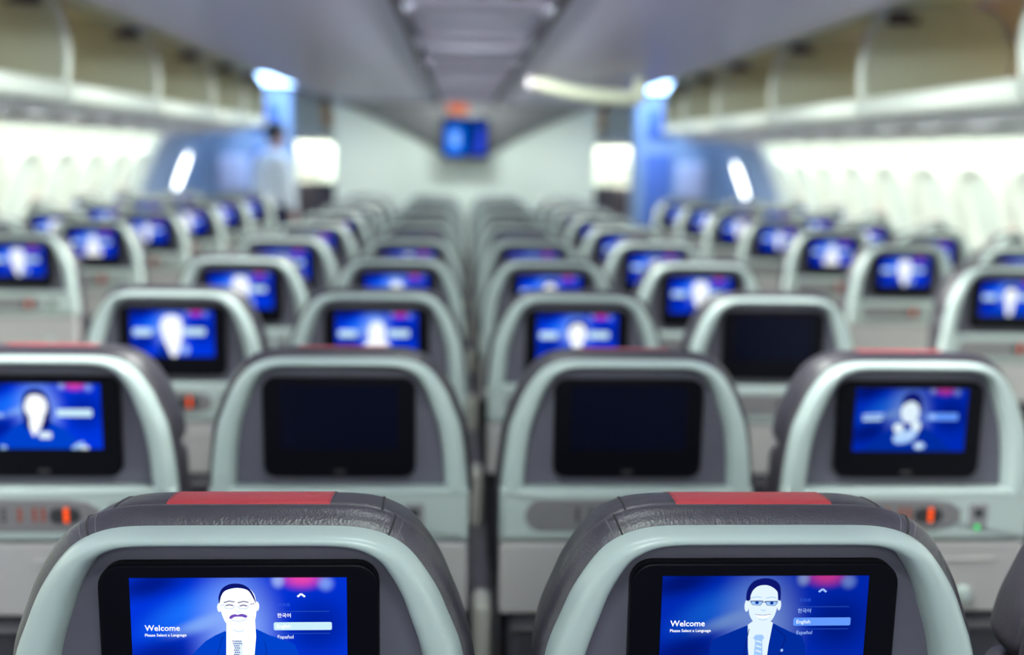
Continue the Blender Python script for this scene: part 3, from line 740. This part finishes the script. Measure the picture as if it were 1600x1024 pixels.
    for x, rad in ((-.117, .0012), (.117, .0012), (-.0785, .0008), (.0785, .0008)):
        i0 = min(range(nh), key=lambda i: abs(Hs[0][i][0] - x))
        sm = MB(); sm.tube([Hs[k][i0] for k in range(1, 8)], rad, M['seam'], 6); sm.build('seam', hd)
    # corner seams of the back cover
    bc = [c for c in t.children if c.name.startswith('back_cover')][0]
    n = len(Ls[0])
    for s in (-1, 1):
        i0 = min(range(n), key=lambda i: abs(Ls[0][i][0] - s * .130))
        st = MB(); st.tube([Ls[k][i0] for k in range(1, 7)], .0010, M['seam'], 6); st.build('seam', bc)
        for d in (-2, 2):
            st = MB(); st.tube([Ls[k][max(0, min(n - 1, i0 + d))] for k in range(1, 7)], .0003, M['stitch'], 5); st.build('stitch_line', bc)
    # front of the seat: backrest, cushion, armrest, base
    bk = MB()
    lp = []
    for y, ins in ((.05, .03), (.06, .012), (.09, .006), (.115, .012), (.128, .035)):
        lp.append([(x, y + max(0, (.7 - z)) * .05, z) for x, z in inset(rrect(-.218, .218, .44, ZT - .165, .03), ins)])
    bk.loft(lp, M['leather']); bk.build('backrest', t)
    cu = MB(); cu.box(-.218, .218, .135, .60, .37, .47, M['leather'], .035, 4); cu.build('cushion', t)
    ba = MB(); ba.box(-.20, .20, .06, .56, .32, .37, M['handset_dark'], .01); ba.tube([(-.219, .12, .34), (.219, .12, .34)], .022, M['metal'], 10); ba.tube([(-.219, .48, .34), (.219, .48, .34)], .022, M['metal'], 10); ba.build('base_frame', t)
    for y0, y1 in ((.12, .06), (.48, .55)):
        lg = MB(); lg.tube([(0, y0, .34), (0, y1, .03)], .018, M['metal'], 10); lg.box(-.03, .03, y1 - .03, y1 + .03, 0, .035, M['metal'], .006); lg.build('leg', t)
    ar = make_arm(-.244); ar.parent = t
    return t
def make_arm(x):
    a = MB(); a.box(x - .0175, x + .0175, .10, .50, .585, .635, M['arm'], .012, 3); a.box(x - .017, x + .017, .05, .13, .34, .66, M['arm'], .012, 3)
    o = a.build('armrest')
    c = MB(); c.box(x - .0182, x + .0182, .12, .49, .6345, .65, M['leather'], .007, 2); c.build('arm_pad', o)
    return o

proto = make_seat()
arm_right = make_arm(.244)
S, P, Y1 = 0.488, 0.787, 0.901
LIT = {}
SCREEN = {(1, 1): 'moustache', (1, 2): 'glasses', (1, 0): 'off', (1, 3): 'off', (2, 0): 'woman', (2, 1): 'off', (2, 2): 'off', (2, 3): 'hands', (3, 3): 'off', (3, 0): 'narrow', (3, 1): 'broad', (3, 2): 'suit'}
DESC = {'moustache': 'screen showing a moustached man', 'glasses': 'screen showing a smiling man in glasses', 'woman': 'screen showing a long-haired woman', 'hands': 'screen showing a person raising both hands',
        'off': 'dark screen', 'broad': 'lit blue screen', 'narrow': 'lit blue screen', 'suit': 'lit blue screen'}
CW = ['outer left column', 'inner left column', 'inner right column', 'outer right column']
SWD = ['aisle', 'middle', 'window']
first = True
def place(x, row, pic, label, group, extra_arm=False, z=0.0):
    global first
    t = proto if first else copy_tree(proto, None, () if row < 3 else ('seam', 'stitch_line', 'sensor', 'dim_keys') if row < 6 else ('seam', 'stitch_line', 'sensor', 'dim_keys', 'latch', 'indicator'))
    first = False
    t.location = (x, Y1 + (row - 1) * P, 0)
    t['label'] = label; t['group'] = group
    for c in t.children:
        if c.name.startswith('monitor'):
            for d in c.children:
                if d.name.startswith('screen'): d.data = PICS[pic]
    if extra_arm:
        a = arm_right.copy(); COL.objects.link(a); a.parent = t
        for q in arm_right.children: q2 = q.copy(); COL.objects.link(q2); q2.parent = a
    return t
cyc = ['broad', 'suit', 'narrow']
for row in range(1, 11):
    for c in range(4):
        if row == 1 and c == 0: continue
        pic = SCREEN.get((row, c), cyc[(row * 2 + c) % 3])
        rowname = 'front row nearest the camera' if row == 1 else '%s row' % ORD[row - 1]
        lab = 'grey-framed seat, centre block, %s row, %s, %s' % (ORD[row - 1], CW[c], DESC[pic])
        place((c - 1.5) * S, row, pic, lab, 'seats of the centre block', c == 3)
SIDE0 = {-1: (5, 5, 6), 1: (4, 5, 6)}
for sgn, side in ((-1, 'left'), (1, 'right')):
    for col in range(3):
        for row in range(SIDE0[sgn][col], 11):
            x = 1.745 - 0.013 * (row - 5) + col * S
            lab = 'grey-framed seat, %s window block, %s row, %s seat, lit blue screen' % (side, ORD[row - 1], SWD[col])
            place(sgn * x, row, cyc[(row + col) % 3], lab, 'seats of the %s window block' % side, (col == 2) if sgn > 0 else (col == 0))
for q in list(arm_right.children): bpy.data.objects.remove(q)
bpy.data.objects.remove(arm_right)

# ================================================================== flight attendant in the cross aisle
def skin_obj(name, nodes, edges, mat_, parent, sub=2, mirror=None):
    me = bpy.data.meshes.new(name); me.from_pydata([n[0] for n in nodes], edges, [])
    o = bpy.data.objects.new(name, me); COL.objects.link(o)
    o.modifiers.new('s', 'SKIN'); sd = o.modifiers.new('d', 'SUBSURF'); sd.levels = sub; sd.render_levels = sub
    if not me.skin_vertices: me.skin_vertices.new()
    for i, n in enumerate(nodes):
        r = n[1]; me.skin_vertices[0].data[i].radius = r if isinstance(r, tuple) else (r, r)
    me.skin_vertices[0].data[0].use_root = True
    dg = bpy.context.evaluated_depsgraph_get(); m2 = bpy.data.meshes.new_from_object(o.evaluated_get(dg))
    bpy.data.objects.remove(o)
    m2.materials.clear(); m2.materials.append(mat_)
    for p in m2.polygons: p.use_smooth = True
    o = bpy.data.objects.new(name, m2); COL.objects.link(o); o.parent = parent; return o
pt = thing('person', 'person in white shirt and dark trousers standing in the cross aisle by the bulkhead', 'person', (-1.70, 9.42, 0), math.radians(-40))
# local frame: faces +y, x to the person's right
def chain(nodes, edges, pts, start=None):
    for p, r in pts:
        nodes.append((p, r)); i = len(nodes) - 1
        if start is not None: edges.append((start, i))
        start = i
    return start
nodes, edges = [], []
sp_ = chain(nodes, edges, [((0, 0, .93), (.110, .075))])
for s in (-1, 1):
    chain(nodes, edges, [((s * .085, 0, .86), .08), ((s * .095, .01, .50), .052), ((s * .095, -.015, .30), .05), ((s * .095, -.02, .09), .036), ((s * .10, .10, .04), (.036, .028))], sp_)
ch = chain(nodes, edges, [((0, .0, 1.12), (.095, .065)), ((0, .0, 1.30), (.15, .10)), ((0, -.01, 1.39), (.10, .07))], sp_)
nk = chain(nodes, edges, [((0, .005, 1.45), .052), ((0, .02, 1.52), .055), ((0, .03, 1.59), (.075, .09)), ((0, .025, 1.65), (.07, .085))], ch)
def hand(nodes, edges, st, s):
    w = Vector(nodes[st][0])
    pm = chain(nodes, edges, [(tuple(w + Vector((0, .01, -.05))), (.034, .016))], st)
    for k, (dy, l) in enumerate(((-.026, .060), (-.009, .072), (.009, .076), (.026, .068))):
        b0 = w + Vector((0, .01 + dy, -.085)); chain(nodes, edges, [(tuple(b0), .0095), (tuple(b0 + Vector((-s * .006, .006, -l * .5))), .0085), (tuple(b0 + Vector((-s * .02, .010, -l))), .007)], pm)
    b0 = w + Vector((-s * .012, .040, -.045)); chain(nodes, edges, [(tuple(b0), .0105), (tuple(b0 + Vector((-s * .008, .018, -.035))), .0085)], pm)
for s in (-1, 1):
    w = chain(nodes, edges, [((s * .165, -.01, 1.36), .052), ((s * .20, -.03, 1.10), .042), ((s * .205, .03, .88), .027)], ch)
    hand(nodes, edges, w, s)
skin_obj('body', nodes, edges, M['skin'], pt)
nodes, edges = [], []
r0 = chain(nodes, edges, [((0, 0, .93), (.168, .124))])
r0 = chain(nodes, edges, [((0, 0, .99), (.166, .120))], r0)
c2 = chain(nodes, edges, [((0, 0, 1.10), (.155, .112)), ((0, 0, 1.28), (.172, .118)), ((0, -.01, 1.40), (.125, .09)), ((0, .0, 1.455), (.062, .062))], r0)
for s in (-1, 1): chain(nodes, edges, [((s * .175, -.01, 1.36), .068), ((s * .21, -.03, 1.10), .056), ((s * .21, .02, .91), .042)], r0 + 3)
skin_obj('shirt', nodes, edges, M['shirt'], pt)
nodes, edges = [], []
r0 = chain(nodes, edges, [((0, 0, 1.07), (.146, .104))])
r0 = chain(nodes, edges, [((0, 0, 1.0), (.150, .108))], r0)
r0 = chain(nodes, edges, [((0, 0, .90), (.155, .112))], r0)
for s in (-1, 1): chain(nodes, edges, [((s * .09, 0, .82), .098), ((s * .098, .01, .50), .072), ((s * .098, -.015, .28), .062), ((s * .098, -.018, .07), .058)], r0)
skin_obj('trousers', nodes, edges, M['trousers'], pt)
for s in (-1, 1):
    b = MB(); b.ball((s * .10, .055, .04), (.048, .135, .042), M['shoe'], 14, 10); b.build('shoe', pt)
b = MB(); b.ball((0, .004, 1.645), (.082, .100, .075), M['hair'], 18, 12); b.ball((0, -.022, 1.612), (.077, .076, .080), M['hair'], 16, 12); b.build('hair', pt)
b = MB()
for s in (-1, 1): b.ball((s * .082, .02, 1.585), (.012, .022, .032), M['skin'], 8, 6)
b.ball((0, .118, 1.575), (.014, .018, .024), M['skin'], 10, 8); b.build('face', pt)
b = MB()
for s in (-1, 1): b.ball((s * .03, .108, 1.605), (.012, .008, .007), M['hair'], 8, 6)
b.ball((0, .110, 1.535), (.024, .008, .006), M['red'], 10, 6); b.build('eyes_and_mouth', pt)
